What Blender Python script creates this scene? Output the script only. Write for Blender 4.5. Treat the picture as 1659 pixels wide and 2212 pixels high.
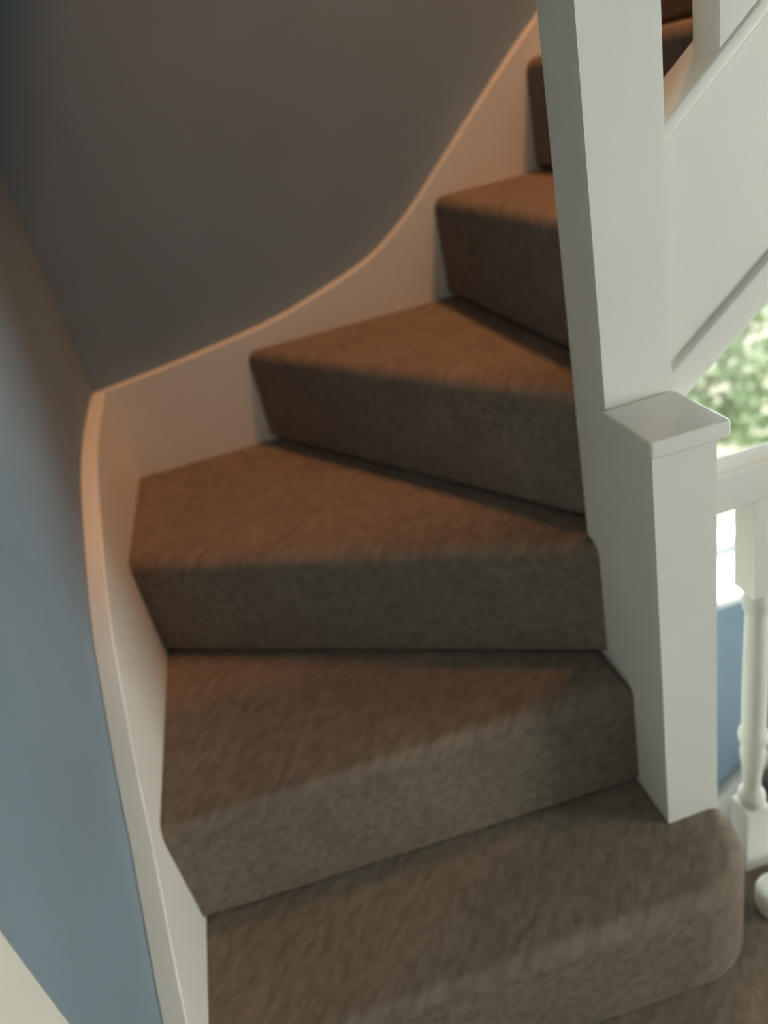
import bpy, bmesh, math, random
from mathutils import Matrix, Vector

for o in list(bpy.data.objects):
    bpy.data.objects.remove(o, do_unlink=True)
random.seed(7)
sc = bpy.context.scene
COL = sc.collection

# ------------------------------------------------------------------ camera
# X runs along the back wall to the right, Y runs away from the viewer along the left wall, Z is up.
cam_d = bpy.data.cameras.new('camera')
cam = bpy.data.objects.new('camera', cam_d)
COL.objects.link(cam)
cam_d.sensor_fit = 'VERTICAL'
cam_d.sensor_height = 24.0
cam_d.lens = 1644.53 / 2212 * 24.0
cam_d.clip_start = 0.02
M = Matrix(((0.952146, 0.28765, -0.103324, 0.310128),
            (-0.224254, 0.427776, -0.875624, -1.587280),
            (-0.207674, 0.856892, 0.471812, 1.199920),
            (0, 0, 0, 1)))
cam.matrix_world = M
sc.camera = cam
# the photograph is soft: focused a little short of the stairs
cam_d.dof.use_dof = True
cam_d.dof.focus_distance = 0.72
cam_d.dof.aperture_fstop = 1.7

# ------------------------------------------------------------------ view, world, lights
sc.view_settings.view_transform = 'Standard'
sc.view_settings.look = 'None'
sc.view_settings.gamma = 1.0
sc.view_settings.use_curve_mapping = False
sc.view_settings.exposure = 0.0
sc.cycles.max_bounces = 6
sc.cycles.diffuse_bounces = 4
sc.cycles.adaptive_threshold = 0.015
sc.cycles.glossy_bounces = 2
sc.cycles.caustics_reflective = False
sc.cycles.caustics_refractive = False

world = bpy.data.worlds.new('sky')
sc.world = world
world.use_nodes = True
bg = world.node_tree.nodes['Background']
bg.inputs['Color'].default_value = (0.93, 0.97, 1.0, 1)
bg.inputs['Strength'].default_value = 12.0

def light(name, kind, loc, energy, color, rot=None, **kw):
    d = bpy.data.lights.new(name, kind)
    d.energy = energy
    d.color = color
    for k, v in kw.items():
        setattr(d, k, v)
    o = bpy.data.objects.new(name, d)
    COL.objects.link(o)
    o.location = loc
    if rot is not None:
        o.rotation_euler = rot
    return o

def aim(o, target):
    o.rotation_euler = (Vector(target) - o.location).to_track_quat('-Z', 'Y').to_euler()

sun = light('sun', 'SUN', (-3, -2, 8), 4.0, (1.0, 0.93, 0.80), angle=0.01)
sun.rotation_euler = Vector((0.60, 0.12, -0.80)).to_track_quat('-Z', 'Y').to_euler()
# daylight entering through the landing window on the right-hand wall
day = light('landing_window_daylight', 'AREA', (3.36, -2.32, 0.82), 44.0, (1.0, 0.94, 0.83), shape='RECTANGLE', size=1.0, size_y=1.15)
aim(day, (0.0, -2.32, 0.82))
# added fill light for the hall below, set at an unseen glazed door
hall = light('hall_fill', 'AREA', (1.6, -3.26, -1.35), 26.0, (1.0, 0.98, 0.94), shape='RECTANGLE', size=1.3, size_y=1.5)
aim(hall, (1.6, 0.0, -1.35))

# ------------------------------------------------------------------ materials
def mat(name, color, rough=0.6, var=0.0, scale=8.0, bump=0.0, bscale=60.0, spec=0.4):
    m = bpy.data.materials.new(name)
    m.use_nodes = True
    nt = m.node_tree
    b = nt.nodes['Principled BSDF']
    b.inputs['Base Color'].default_value = (*color, 1)
    b.inputs['Roughness'].default_value = rough
    b.inputs['Specular IOR Level'].default_value = spec
    tc = nt.nodes.new('ShaderNodeTexCoord')
    if var > 0:
        n = nt.nodes.new('ShaderNodeTexNoise')
        n.inputs['Scale'].default_value = scale
        n.inputs['Detail'].default_value = 4
        nt.links.new(tc.outputs['Object'], n.inputs['Vector'])
        r = nt.nodes.new('ShaderNodeValToRGB')
        r.color_ramp.elements[0].position = 0.3
        r.color_ramp.elements[1].position = 0.7
        r.color_ramp.elements[0].color = (*[c * (1 - var) for c in color], 1)
        r.color_ramp.elements[1].color = (*[min(1, c * (1 + var)) for c in color], 1)
        nt.links.new(n.outputs['Fac'], r.inputs['Fac'])
        nt.links.new(r.outputs['Color'], b.inputs['Base Color'])
    if bump > 0:
        n2 = nt.nodes.new('ShaderNodeTexNoise')
        n2.inputs['Scale'].default_value = bscale
        n2.inputs['Detail'].default_value = 3
        nt.links.new(tc.outputs['Object'], n2.inputs['Vector'])
        bp = nt.nodes.new('ShaderNodeBump')
        bp.inputs['Strength'].default_value = bump
        bp.inputs['Distance'].default_value = 0.004
        nt.links.new(n2.outputs['Fac'], bp.inputs['Height'])
        nt.links.new(bp.outputs['Normal'], b.inputs['Normal'])
    return m

def carpet_mat(name, color):
    """Loop-pile carpet: flecked pile with fine slanting rows."""
    m = bpy.data.materials.new(name)
    m.use_nodes = True
    nt = m.node_tree
    N, L = nt.nodes, nt.links
    b = N['Principled BSDF']
    b.inputs['Roughness'].default_value = 0.95
    b.inputs['Specular IOR Level'].default_value = 0.0
    b.inputs['Sheen Weight'].default_value = 0.0
    b.inputs['Sheen Roughness'].default_value = 0.5
    tc = N.new('ShaderNodeTexCoord')
    d = Vector((0.60, 0.67, 0.44)).normalized()
    e1 = d.cross(Vector((0, 0, 1))).normalized()
    e2 = d.cross(e1).normalized()
    comb = N.new('ShaderNodeCombineXYZ')
    for i, (ax, s) in enumerate(((d, 13.0), (e1, 85.0), (e2, 85.0))):
        dp = N.new('ShaderNodeVectorMath')
        dp.operation = 'DOT_PRODUCT'
        dp.inputs[1].default_value = ax * s
        L.new(tc.outputs['Object'], dp.inputs[0])
        L.new(dp.outputs['Value'], comb.inputs[i])
    rows = N.new('ShaderNodeTexNoise')
    rows.inputs['Scale'].default_value = 1.0
    rows.inputs['Detail'].default_value = 2
    L.new(comb.outputs[0], rows.inputs['Vector'])
    blot = N.new('ShaderNodeTexNoise')
    blot.inputs['Scale'].default_value = 12.0
    L.new(tc.outputs['Object'], blot.inputs['Vector'])
    mix = N.new('ShaderNodeMath')
    mix.operation = 'MULTIPLY_ADD'
    mix.inputs[1].default_value = 0.35
    L.new(blot.outputs['Fac'], mix.inputs[0])
    L.new(rows.outputs['Fac'], mix.inputs[2])
    r = N.new('ShaderNodeValToRGB')
    r.color_ramp.elements[0].position = 0.48
    r.color_ramp.elements[1].position = 0.86
    r.color_ramp.elements[0].color = (*[c * 0.83 for c in color], 1)
    r.color_ramp.elements[1].color = (*[c * 1.15 for c in color], 1)
    L.new(mix.outputs[0], r.inputs['Fac'])
    L.new(r.outputs['Color'], b.inputs['Base Color'])
    bp = N.new('ShaderNodeBump')
    bp.inputs['Strength'].default_value = 0.45
    bp.inputs['Distance'].default_value = 0.004
    L.new(rows.outputs['Fac'], bp.inputs['Height'])
    L.new(bp.outputs['Normal'], b.inputs['Normal'])
    return m

def glass_mat():
    m = bpy.data.materials.new('window_glass')
    m.use_nodes = True
    nt = m.node_tree
    nt.nodes.clear()
    out = nt.nodes.new('ShaderNodeOutputMaterial')
    tr = nt.nodes.new('ShaderNodeBsdfTransparent')
    tr.inputs['Color'].default_value = (0.94, 0.97, 0.95, 1)
    gl = nt.nodes.new('ShaderNodeBsdfGlossy')
    gl.inputs['Roughness'].default_value = 0.02
    mx = nt.nodes.new('ShaderNodeMixShader')
    mx.inputs[0].default_value = 0.06
    nt.links.new(tr.outputs[0], mx.inputs[1])
    nt.links.new(gl.outputs[0], mx.inputs[2])
    nt.links.new(mx.outputs[0], out.inputs['Surface'])
    return m

def leaf_mat():
    m = bpy.data.materials.new('leaf')
    m.use_nodes = True
    nt = m.node_tree
    b = nt.nodes['Principled BSDF']
    b.inputs['Roughness'].default_value = 0.5
    tc = nt.nodes.new('ShaderNodeTexCoord')
    n = nt.nodes.new('ShaderNodeTexNoise')
    n.inputs['Scale'].default_value = 5.0
    nt.links.new(tc.outputs['Object'], n.inputs['Vector'])
    r = nt.nodes.new('ShaderNodeValToRGB')
    r.color_ramp.elements[0].position = 0.35
    r.color_ramp.elements[1].position = 0.65
    r.color_ramp.elements[0].color = (0.070, 0.100, 0.034, 1)
    r.color_ramp.elements[1].color = (0.135, 0.170, 0.075, 1)
    nt.links.new(n.outputs['Fac'], r.inputs['Fac'])
    nt.links.new(r.outputs['Color'], b.inputs['Base Color'])
    t = nt.nodes.new('ShaderNodeBsdfTranslucent')
    nt.links.new(r.outputs['Color'], t.inputs['Color'])
    mx = nt.nodes.new('ShaderNodeMixShader')
    mx.inputs[0].default_value = 0.4
    nt.links.new(b.outputs[0], mx.inputs[1])
    nt.links.new(t.outputs[0], mx.inputs[2])
    nt.links.new(mx.outputs[0], nt.nodes['Material Output'].inputs['Surface'])
    return m

WALL = mat('slate_blue_wall_paint', (0.215, 0.285, 0.335), 0.85, 0.05, 5.0, 0.05, 90.0, 0.2)
WHITE = mat('white_gloss_paint', (0.75, 0.745, 0.68), 0.38, 0.02, 6.0, 0.03, 40.0, 0.4)
CEIL = mat('ceiling_paint', (0.62, 0.62, 0.60), 0.9, 0.02)
CARPET = carpet_mat('taupe_loop_carpet', (0.195, 0.160, 0.125))
UPVC = mat('white_window_frame', (0.85, 0.85, 0.84), 0.35, 0.01)
GLASS = glass_mat()
LEAF = leaf_mat()
BARK = mat('bark', (0.12, 0.09, 0.06), 0.9, 0.3, 12.0, 0.4, 30.0)
PAVING = mat('cream_paving', (0.150, 0.130, 0.095), 0.9, 0.12, 3.0)
BRASS = mat('dark_metal', (0.10, 0.09, 0.08), 0.4, 0.1)

# ------------------------------------------------------------------ mesh helpers
def link(name, bm, material, parent=None, bevel=0.0, seg=2, smooth=False, angle=30):
    me = bpy.data.meshes.new(name)
    bmesh.ops.recalc_face_normals(bm, faces=bm.faces)
    if smooth:
        for e in bm.edges:
            if len(e.link_faces) == 2 and e.calc_face_angle(0) > math.radians(38):
                e.smooth = False
    bm.to_mesh(me)
    bm.free()
    o = bpy.data.objects.new(name, me)
    COL.objects.link(o)
    if material is not None:
        me.materials.append(material)
    if parent is not None:
        o.parent = parent
    if bevel > 0:
        md = o.modifiers.new('bevel', 'BEVEL')
        md.width = bevel
        md.segments = seg
        md.limit_method = 'ANGLE'
        md.angle_limit = math.radians(angle)
        smooth = True
    if smooth:
        for p in me.polygons:
            p.use_smooth = True
        md = o.modifiers.new('weighted_normal', 'WEIGHTED_NORMAL')
        md.keep_sharp = True
    return o

def box(bm, x0, x1, y0, y1, z0, z1):
    v = [bm.verts.new((x, y, z)) for z in (z0, z1) for x, y in ((x0, y0), (x1, y0), (x1, y1), (x0, y1))]
    for f in ((0, 1, 2, 3), (4, 5, 6, 7), (0, 1, 5, 4), (1, 2, 6, 5), (2, 3, 7, 6), (3, 0, 4, 7)):
        bm.faces.new([v[i] for i in f])
    return bm

def round_top(bm, zt, r, seg=4):
    bmesh.ops.recalc_face_normals(bm, faces=bm.faces)
    es = [e for e in bm.edges if all(abs(v.co.z - zt) < 1e-5 for v in e.verts)]
    bmesh.ops.bevel(bm, geom=es, offset=r, segments=seg, profile=0.5, affect='EDGES', clamp_overlap=True)
    zb = min(v.co.z for v in bm.verts)
    es = [e for e in bm.edges if all(abs(v.co.z - zb) < 1e-5 for v in e.verts)]
    bmesh.ops.bevel(bm, geom=es, offset=0.012, segments=1, profile=0.5, affect='EDGES', clamp_overlap=True)
    return bm

def B(*a):
    return box(bmesh.new(), *a)

def prism(pts, z0, z1, bm=None):
    """Vertical prism over a plan polygon."""
    bm = bm or bmesh.new()
    a = [bm.verts.new((x, y, z0)) for x, y in pts]
    b = [bm.verts.new((x, y, z1)) for x, y in pts]
    bm.faces.new(a)
    bm.faces.new(b)
    n = len(pts)
    for i in range(n):
        bm.faces.new((a[i], a[(i + 1) % n], b[(i + 1) % n], b[i]))
    return bm

def strip_plate(rows, bm=None):
    """Plate built from rows of four points (bottom/top, near/far face); each row a cross-section."""
    bm = bm or bmesh.new()
    R_ = [[bm.verts.new(p) for p in r] for r in rows]
    for i in range(len(R_) - 1):
        a, b = R_[i], R_[i + 1]
        for k in range(4):
            bm.faces.new((a[k], a[(k + 1) % 4], b[(k + 1) % 4], b[k]))
    bm.faces.new(R_[0])
    bm.faces.new(R_[-1])
    return bm

def empty(name, loc, label=None, cat=None, group=None):
    o = bpy.data.objects.new(name, None)
    COL.objects.link(o)
    o.location = loc
    o.empty_display_size = 0.05
    if label:
        o['label'] = label
        o['category'] = cat
    if group:
        o['group'] = group
    return o

def tag(o, label, cat):
    o['label'] = label
    o['category'] = cat
    return o

def struct(o, label=None):
    o['kind'] = 'structure'
    if label:
        o['label'] = label
    return o

def smooth_curve(pts, n=4):
    """Catmull-Rom through (a, b) points."""
    out = []
    P_ = [pts[0]] + list(pts) + [pts[-1]]
    for i in range(1, len(P_) - 2):
        p0, p1, p2, p3 = (Vector(P_[i + k]) for k in (-1, 0, 1, 2))
        for k in range(n):
            t = k / n
            out.append(tuple(0.5 * ((2 * p1) + (p2 - p0) * t + (2 * p0 - 5 * p1 + 4 * p2 - p3) * t * t + (-p0 + 3 * p1 - 3 * p2 + p3) * t ** 3)))
    out.append(tuple(pts[-1]))
    return out

# ------------------------------------------------------------------ the setting
XR, YF, ZT = 3.4, -3.3, 5.0          # right wall, front wall, upper ceiling
ZL = -2.6                            # floor of the storey below
WX0, WX1, WZ0, WZ1 = 1.25, 2.65, -0.26, 1.14     # stair window opening
SW0, SW1, SWZ = 0.35, 0.96, 0.54                 # added unseen side light, under the winders

bm = B(-0.20, -0.03, -1.19, 0.35, ZL - 0.3, ZT)
box(bm, -0.20, -0.03, -2.02, -1.19, 2.02, ZT)
box(bm, -0.20, -0.03, YF - 0.2, -2.02, ZL - 0.3, ZT)
box(bm, -0.20, -0.03, -2.02, -1.19, ZL - 0.3, 0.0)
struct(link('wall_left', bm, WALL), 'slate blue painted wall beside the stairs')

bm = B(-0.03, SW0, 0.03, 0.30, ZL - 0.3, ZT)
box(bm, SW1, WX0, 0.03, 0.30, ZL - 0.3, ZT)
box(bm, WX1, XR, 0.03, 0.30, ZL - 0.3, ZT)
box(bm, SW0, SW1, 0.03, 0.30, ZL - 0.3, WZ0)
box(bm, SW0, SW1, 0.03, 0.30, SWZ, ZT)
box(bm, WX0, WX1, 0.03, 0.30, ZL - 0.3, WZ0)
box(bm, WX0, WX1, 0.03, 0.30, WZ1, ZT)
struct(link('wall_back', bm, WALL), 'slate blue wall behind the turning stairs')

L0, L1, LZ0, LZ1 = -2.95, -1.85, 0.22, 1.42      # landing window opening in the right wall
bm = B(XR, XR + 0.2, L1, 0.30, ZL - 0.3, ZT)
box(bm, XR, XR + 0.2, YF - 0.2, L0, ZL - 0.3, ZT)
box(bm, XR, XR + 0.2, L0, L1, ZL - 0.3, LZ0)
box(bm, XR, XR + 0.2, L0, L1, LZ1, ZT)
struct(link('wall_right', bm, WALL))
bm = B(-0.20, 0.9, YF - 0.2, YF, ZL - 0.3, ZT)
box(bm, 2.3, XR + 0.2, YF - 0.2, YF, ZL - 0.3, ZT)
box(bm, 0.9, 2.3, YF - 0.2, YF, -0.5, ZT)
struct(link('wall_front', bm, WALL))
d2 = empty('door_added', (1.6, YF - 0.1, ZL))  # unseen door, added so light reaches the stairwell from below
struct(d2, 'added unseen glazed door for the hall fill light')
bm = B(0.9, 1.0, YF - 0.13, YF - 0.07, ZL, -0.5)
box(bm, 2.2, 2.3, YF - 0.13, YF - 0.07, ZL, -0.5)
box(bm, 1.0, 2.2, YF - 0.13, YF - 0.07, -0.6, -0.5)
box(bm, 1.0, 2.2, YF - 0.13, YF - 0.07, ZL, ZL + 0.5)
o = link('door_leaf', bm, WHITE, bevel=0.004)
o.parent = d2; o.matrix_parent_inverse = d2.matrix_basis.inverted()
o = link('door_pane', B(1.0, 2.2, YF - 0.103, YF - 0.097, ZL + 0.5, -0.6), GLASS)
o.parent = d2; o.matrix_parent_inverse = d2.matrix_basis.inverted()
struct(link('ceiling', B(-0.20, XR + 0.2, YF - 0.2, 0.30, ZT, ZT + 0.15), CEIL))

# landing floor, the storey below, and the storey above
bm = B(-0.03, XR, YF, -0.845, -0.24, 0.0)
struct(link('floor', bm, CARPET), 'taupe carpeted landing floor at the foot of the stairs')
struct(link('floor_lower', B(-0.03, XR, YF, 0.03, ZL - 0.2, ZL), CARPET))
bm = B(-0.03, XR, YF, -0.79, 2.38, 2.60)
box(bm, 2.75, XR, -0.79, 0.03, 2.38, 2.60)
box(bm, -0.03, 0.66, -0.79, 0.03, 2.38, 2.60)  # unseen slab piece added to shade the upper left of the walls
struct(link('floor_upper', bm, CEIL))
struct(link('floor_stairhead', B(2.62, XR, -0.845, 0.03, -0.24, 0.0), CARPET))
# white trim under the landing balustrade
struct(link('trim_1', B(0.78, 2.62, -0.857, -0.835, -0.26, 0.012), WHITE, bevel=0.004), 'white board edging the stairwell')

# left doorway: white casing and door
d1 = empty('door_1', (-0.05, -1.60, 0.0))
struct(d1, 'white doorway in the blue wall')
bm = B(-0.03, -0.008, -1.205, -1.135, 0.0, 2.09)
box(bm, -0.03, -0.008, -2.075, -2.005, 0.0, 2.09)
box(bm, -0.03, -0.008, -2.005, -1.205, 2.02, 2.09)
o = link('door_casing', bm, WHITE, bevel=0.006)
o.parent = d1; o.matrix_parent_inverse = d1.matrix_basis.inverted()
bm = B(-0.14, -0.10, -2.00, -1.21, 0.005, 2.01)
o = link('door_leaf', bm, WHITE, bevel=0.004)
o.parent = d1; o.matrix_parent_inverse = d1.matrix_basis.inverted()
bm = bmesh.new()
bmesh.ops.create_uvsphere(bm, u_segments=14, v_segments=8, radius=0.028)
bmesh.ops.translate(bm, verts=bm.verts, vec=(-0.07, -1.93, 1.0))
o = link('door_knob', bm, BRASS, smooth=True)
o.parent = d1; o.matrix_parent_inverse = d1.matrix_basis.inverted()

def keep(o, p):
    o.parent = p
    o.matrix_parent_inverse = p.matrix_basis.inverted()
    return o

# stair window, and an unseen side window added to brighten the spindles
def back_window(name, x0, x1, z0, z1, label, mull):
    w = empty(name, ((x0 + x1) / 2, 0.20, z0))
    struct(w, label)
    y0, y1, fr = 0.185, 0.235, 0.045
    zb = z0 + 0.026
    bm = B(x0, x1, y0, y1, zb, zb + fr)
    box(bm, x0, x1, y0, y1, z1 - fr, z1)
    xs = [x0] + mull + [x1 - fr]
    for x in xs:
        box(bm, x, x + fr, y0, y1, zb + fr, z1 - fr)
    keep(link('window_frame', bm, UPVC, bevel=0.004), w)
    for a, b in zip(xs, xs[1:]):
        keep(link('window_pane', B(a + fr, b, 0.207, 0.213, zb + fr, z1 - fr), GLASS), w)
    keep(link('window_sill', B(x0 - 0.05, x1 + 0.05, -0.02, 0.03, z0, zb), UPVC, bevel=0.006), w)
    keep(link('window_board', B(x0 + 0.001, x1 - 0.001, 0.03, 0.29, z0 + 0.001, zb - 0.0005), UPVC), w)

back_window('window_1', WX0, WX1, WZ0, WZ1, 'stair window looking out on a green tree, behind the balustrade', [2.1])
back_window('window_added', SW0, SW1, WZ0, SWZ, 'small unseen side window added under the winding steps for light', [])

# landing window on the right wall (the daylight comes in here)
w2 = empty('window_2', (XR + 0.1, -2.40, LZ0))
struct(w2, 'landing window in the right wall')
bm = B(XR + 0.08, XR + 0.13, L0, L1, LZ0, LZ0 + 0.05)
box(bm, XR + 0.08, XR + 0.13, L0, L1, LZ1 - 0.05, LZ1)
box(bm, XR + 0.08, XR + 0.13, L0, L0 + 0.05, LZ0 + 0.05, LZ1 - 0.05)
box(bm, XR + 0.08, XR + 0.13, L1 - 0.05, L1, LZ0 + 0.05, LZ1 - 0.05)
keep(link('window_frame', bm, UPVC), w2)
keep(link('window_pane', B(XR + 0.10, XR + 0.106, L0 + 0.05, L1 - 0.05, LZ0 + 0.05, LZ1 - 0.05), GLASS), w2)

# ------------------------------------------------------------------ the turning staircase
H = 0.20
stair = empty('winder_staircase', (0.35, -0.95, 0.0),
              'taupe carpeted turning staircase with white strings and square white newel posts', 'staircase')
GO = 0.225
PIT = 0.84
NX0, NX1 = 0.69, 0.768               # lower newel
TX1 = 0.778                          # tall newel right face
NY0, NY1, NY2 = -0.902, -0.800, -0.715

def part(name, bm, m, parent=stair, **kw):
    return keep(link(name, bm, m, **kw), parent)

# plan polygons of the carpeted steps
def arc(cx, cy, r, a0, a1, n=8):
    return [(cx + r * math.cos(math.radians(a0 + (a1 - a0) * i / n)), cy + r * math.sin(math.radians(a0 + (a1 - a0) * i / n))) for i in range(n + 1)]

E_ = -0.012                          # tucked under the wall string
step1 = [(E_, -0.72), (E_, -1.01)] + [(0.665, -1.026)] + arc(0.672, -0.922, 0.104, -85, 0) + [(0.776, -0.73)]
step2 = [(E_, -0.798), (0.692, -0.820), (0.692, -0.70), (E_, -0.32)]
step3 = [(E_, -0.376), (0.692, -0.748), (0.75, -0.70), (0.75, -0.60), (0.37, 0.012), (E_, 0.012)]
step4 = [(0.288, 0.012), (0.700, -0.670), (0.735, -0.712), (0.815, -0.712), (0.815, 0.012)]
polys = [step1, step2, step3, step4]
for k, pl in enumerate(polys):
    o = part('carpeted_step', round_top(prism(pl, k * H - (0.001 if k else -0.0005), (k + 1) * H), (k + 1) * H, 0.024), CARPET, smooth=True)
R5 = 0.742
for k in range(8):
    x0 = R5 + GO * k if k < 2 else R5 + GO + 0.245 * (k - 1)
    sk = 0.036 if k == 0 else 0.012
    pl = [(x0, 0.012), (x0 + sk, -0.712 if k == 0 else -0.735), (x0 + GO + 0.03, -0.712 if k == 0 else -0.735), (x0 + GO + 0.03, 0.012)]
    zt = (5 + k) * H
    bm = bmesh.new()
    (ax, ay), (bx, by), (cx, cy), (dx, dy) = pl
    rings = []
    for (fx, y, rx) in ((ax, ay, dx), (bx, by, cx)):
        rings.append([bm.verts.new((x, y, z)) for x, z in ((fx, zt - H), (fx, zt), (rx, zt), (rx, zt - 0.05), (fx + 0.04, zt - 0.05), (fx + 0.04, zt - H))])
    bm.faces.new(rings[0]); bm.faces.new(rings[1])
    for j in range(6):
        bm.faces.new((rings[0][j], rings[0][(j + 1) % 6], rings[1][(j + 1) % 6], rings[1][j]))
    part('carpeted_step', round_top(bm, zt, 0.024), CARPET, smooth=True)

# wall string on the left wall: swept top edge
lt = smooth_curve([(0.0, 0.796), (-0.06, 0.792), (-0.18, 0.779), (-0.31, 0.752), (-0.45, 0.695), (-0.57, 0.637), (-0.654, 0.580), (-0.767, 0.485),
                   (-0.821, 0.432), (-0.894, 0.368), (-0.947, 0.322), (-1.00, 0.272), (-1.07, 0.205), (-1.135, 0.150)], 3)
rows = []
for y, z in lt:
    zb = max(0.0, z - 0.42)
    rows.append([(-0.03, y, zb), (0.0, y, zb), (0.0, y, z), (-0.03, y, z)])
part('wall_string', strip_plate(rows), WHITE, bevel=0.003, seg=2, angle=50)
# wall string on the back wall
bt = smooth_curve([(-0.03, 0.794), (0.06, 0.803), (0.174, 0.816), (0.315, 0.836), (0.40, 0.853), (0.484, 0.878), (0.56, 0.903), (0.615, 0.929), (0.684, 0.977),
                   (0.75, 1.036), (0.826, 1.107), (0.95, 1.220)], 3)
for i in range(1, 9):
    bt.append((0.95 + 0.2 * i, 1.22 + 0.2 * i * PIT))
rows = []
for x, z in bt:
    zb = max(z - 0.36, 0.36)
    rows.append([(x, 0.0, zb), (x, 0.03, zb), (x, 0.03, z), (x, 0.0, z)])
part('wall_string', strip_plate(rows), WHITE, bevel=0.003, seg=2, angle=50)

# newel posts
o = part('newel_post', B(NX0, NX1, NY0, NY1 - 0.0001, 0.19, 0.800), WHITE)
c = link('newel_cap', B(NX0 - 0.007, NX1 + 0.012, NY0 - 0.010, NY1 - 0.0005, 0.800, 0.822), WHITE, bevel=0.004)
keep(c, o); c.matrix_parent_inverse = (stair.matrix_basis).inverted()
c.parent = o
o = part('newel_post', B(NX0, TX1, NY1, NY2, -0.30, 2.02), WHITE)
c = link('newel_cap', B(NX0 - 0.012, TX1 + 0.012, NY1 - 0.012, NY2 + 0.012, 2.02, 2.05), WHITE, bevel=0.006)
c.parent = o
c.matrix_parent_inverse = stair.matrix_basis.inverted()

# outer string of the upper flight with a moulded lower edge and a capping on top
SX0, SX1, XA = TX1 - 0.02, 2.55, 0.835
def zl(z, x, p=0.81):
    return z + p * (x - XA)
def slope_plate(x0, x1, y0, y1, zb, zt):
    return strip_plate([[(x, y0, zl(zb, x)), (x, y1, zl(zb, x)), (x, y1, zl(zt, x)), (x, y0, zl(zt, x))] for x in (x0, x1)])
part('outer_string', slope_plate(SX0, SX1, -0.792, -0.750, 0.842, 1.140), WHITE, bevel=0.003)
part('string_moulding', slope_plate(SX0, SX1, -0.7992, -0.744, 0.836, 0.893), WHITE, bevel=0.006)
part('string_capping', slope_plate(SX0, SX1, -0.7994, -0.725, 1.140, 1.162), WHITE, bevel=0.004)
# sloping soffit under the flight
part('soffit', slope_plate(0.80, SX1, -0.750, 0.0, 0.842, 0.870), CEIL)
# square balusters and handrail of the upper flight
for i in range(12):
    x = 0.840 + 0.122 * i
    if x > 2.3:
        break
    part('baluster', slope_plate(x, x + 0.045, -0.797, -0.752, 1.150, 1.90), WHITE, bevel=0.003)
part('handrail', slope_plate(SX0, 2.45, -0.805, -0.742, 1.88, 1.94), WHITE, bevel=0.012, seg=3)

# ------------------------------------------------------------------ landing balustrade
bal = empty('landing_balustrade', (1.5, -0.87, 0.0),
            'white landing balustrade with turned spindles running right from the lower newel', 'balustrade')
keep(link('handrail', B(NX1 + 0.001, 2.62, -0.892, -0.850, 0.690, 0.745), WHITE, bevel=0.007, seg=3), bal)

def spindle(cx, cy, z0, z1, s=0.020):
    bm = box(bmesh.new(), cx - s, cx + s, cy - s, cy + s, z0, z0 + 0.135)
    box(bm, cx - s, cx + s, cy - s, cy + s, z1 - 0.145, z1)
    prof = [(0.135, 0.017), (0.142, 0.0195), (0.150, 0.0205), (0.158, 0.019), (0.165, 0.014), (0.185, 0.0125), (0.215, 0.0155), (0.245, 0.0185),
            (0.262, 0.0165), (0.270, 0.0205), (0.278, 0.0215), (0.286, 0.0205), (0.293, 0.0165), (0.36, 0.0170), (0.44, 0.0160),
            (0.505, 0.0145), (0.515, 0.0185), (0.523, 0.0200), (0.531, 0.0185), (0.540, 0.0150), (0.552, 0.017)]
    n = 20
    k = (z1 - z0) / 0.690
    rings = [[bm.verts.new((cx + r * math.cos(2 * math.pi * j / n), cy + r * math.sin(2 * math.pi * j / n), z0 + z * k)) for j in range(n)] for z, r in prof]
    for a, b in zip(rings, rings[1:]):
        for j in range(n):
            bm.faces.new((a[j], a[(j + 1) % n], b[(j + 1) % n], b[j]))
    return bm

first = None
for i in range(14):
    x = 0.848 + 0.125 * i
    if first is None:
        first = link('baluster', spindle(x, -0.870, 0.0, 0.692), WHITE, smooth=True)
        for p in first.data.polygons:
            p.use_smooth = len(p.vertices) == 4 and abs(p.normal.z) < 0.99 and p.area < 0.0012
        keep(first, bal)
    else:
        c = first.copy()
        COL.objects.link(c)
        c.location.x = 0.125 * i
# rounded white kerb lying on the landing carpet in front of the balustrade
kb = prism([(0.86, -0.985)] + [(0.832 + 0.03 * math.cos(math.radians(a)), -0.955 + 0.03 * math.sin(math.radians(a))) for a in range(270, 89, -20)] + [(1.6, -0.925), (1.6, -0.985)], 0.0, 0.045)
struct(link('trim_2', kb, WHITE, bevel=0.010, seg=3), 'white rounded kerb on the landing carpet')

# ------------------------------------------------------------------ the flight below, seen through the spindles
low = empty('lower_staircase', (1.4, -0.4, ZL), 'dim lower flight of stairs with white wall string under the window', 'staircase')
for k in range(1, 12):
    x1 = 2.62 - GO * (k - 1)
    keep(link('carpeted_step', B(x1 - GO, x1 + 0.02, -0.83, -0.006, -H * (k + 1), -H * k), CARPET, bevel=0.02, seg=2), low)
zs = lambda x: -1.02 + PIT * (x - 1.44)
rows = [[(x, -0.004, zs(x) - 0.34), (x, 0.026, zs(x) - 0.34), (x, 0.026, zs(x)), (x, -0.004, zs(x))] for x in (0.15, 2.6)]
keep(link('wall_string', strip_plate(rows), WHITE, bevel=0.003), low)

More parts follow.
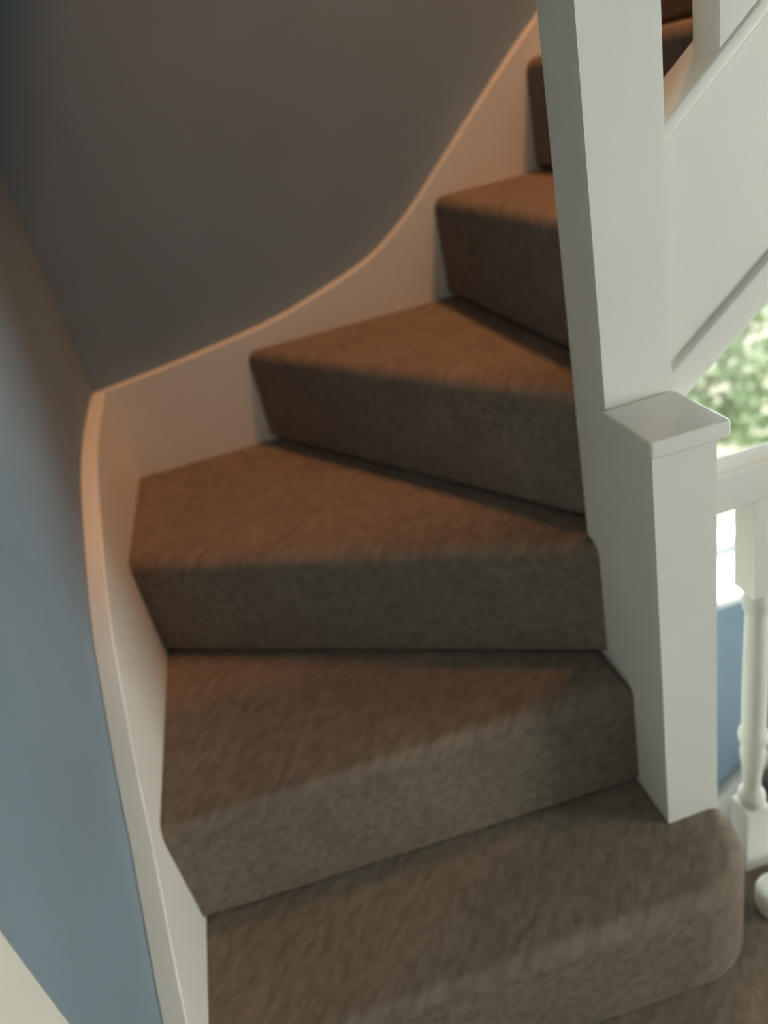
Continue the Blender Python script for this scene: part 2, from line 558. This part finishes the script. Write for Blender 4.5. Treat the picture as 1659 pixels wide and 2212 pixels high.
# ------------------------------------------------------------------ outside
struct(link('ground', B(-6, 14, 0.6, 16, -3.1, -2.9), PAVING), 'sunlit cream paving outside')
tree = empty('garden_tree', (3.5, 3.6, -2.9), 'leafy pale green tree outside the stair window', 'tree')
bm = bmesh.new()
def tube(bm, p, q, r0, r1, n=8):
    p, q = Vector(p), Vector(q)
    d = (q - p).normalized()
    a = d.orthogonal().normalized()
    b = d.cross(a)
    A = [bm.verts.new(p + (a * math.cos(2 * math.pi * j / n) + b * math.sin(2 * math.pi * j / n)) * r0) for j in range(n)]
    C_ = [bm.verts.new(q + (a * math.cos(2 * math.pi * j / n) + b * math.sin(2 * math.pi * j / n)) * r1) for j in range(n)]
    for j in range(n):
        bm.faces.new((A[j], A[(j + 1) % n], C_[(j + 1) % n], C_[j]))
    bm.faces.new(A)
    bm.faces.new(C_)
tube(bm, (3.5, 3.6, -2.9), (3.45, 3.5, -1.2), 0.10, 0.06)
tips = []
for i in range(9):
    a = i * 2.4
    q = (3.45 + 0.75 * math.cos(a) * (0.6 + 0.05 * i), 3.4 + 0.75 * math.sin(a) * (0.6 + 0.05 * i), -1.6 + 0.24 * i)
    tube(bm, (3.45, 3.5, -1.9 + 0.08 * i), q, 0.035, 0.012)
    tips.append(q)
keep(link('trunk', bm, BARK, smooth=True), tree)
bm = bmesh.new()
for i in range(4200):
    t = Vector(random.choice(tips))
    p = t + Vector((random.gauss(0, 0.30), random.gauss(0, 0.30), random.gauss(0, 0.26)))
    if p.y < 1.9 or p.z < -2.7:
        continue
    L_ = random.uniform(0.07, 0.13)
    d = Vector((random.uniform(-1, 1), random.uniform(-1, 1), random.uniform(-0.9, 0.4))).normalized()
    n = d.cross(Vector((random.uniform(-1, 1), random.uniform(-1, 1), random.uniform(-1, 1)))).normalized()
    w = d.cross(n)
    pts = [p, p + d * L_ * 0.4 + w * L_ * 0.34 + n * 0.006, p + d * L_, p + d * L_ * 0.4 - w * L_ * 0.34 + n * 0.006]
    bm.faces.new([bm.verts.new(q) for q in pts])
o = link('foliage', bm, LEAF)
o['kind'] = 'stuff'
keep(o, tree)

# ------------------------------------------------------------------ ceiling lamp of the floor above (out of frame, its warm light falls down the stairwell)
def ceiling_lamp(p, power, label):
    lamp = empty('ceiling_lamp', (p.x, p.y, ZT), label, 'lamp', 'pendants of the floor above')
    bm = bmesh.new()
    tube(bm, (p.x, p.y, ZT - 0.001), (p.x, p.y, p.z + 0.14), 0.006, 0.006)
    keep(link('flex', bm, BRASS), lamp)
    bm = bmesh.new()
    tube(bm, (p.x, p.y, p.z + 0.14), (p.x, p.y, p.z + 0.075), 0.022, 0.022, 14)
    keep(link('lamp_holder', bm, BRASS), lamp)
    keep(light('lamp_bulb', 'POINT', p, power, (1.0, 0.43, 0.18), shadow_soft_size=0.08), lamp)

ceiling_lamp(Vector((1.36, -0.90, 3.60)), 134.0, 'warm pendant bulb over the upper landing')
ceiling_lamp(Vector((1.22, -0.38, 3.60)), 56.0, 'added dimmer warm fill bulb over the stairwell')  # second bulb added as warm fill for the front steps and string
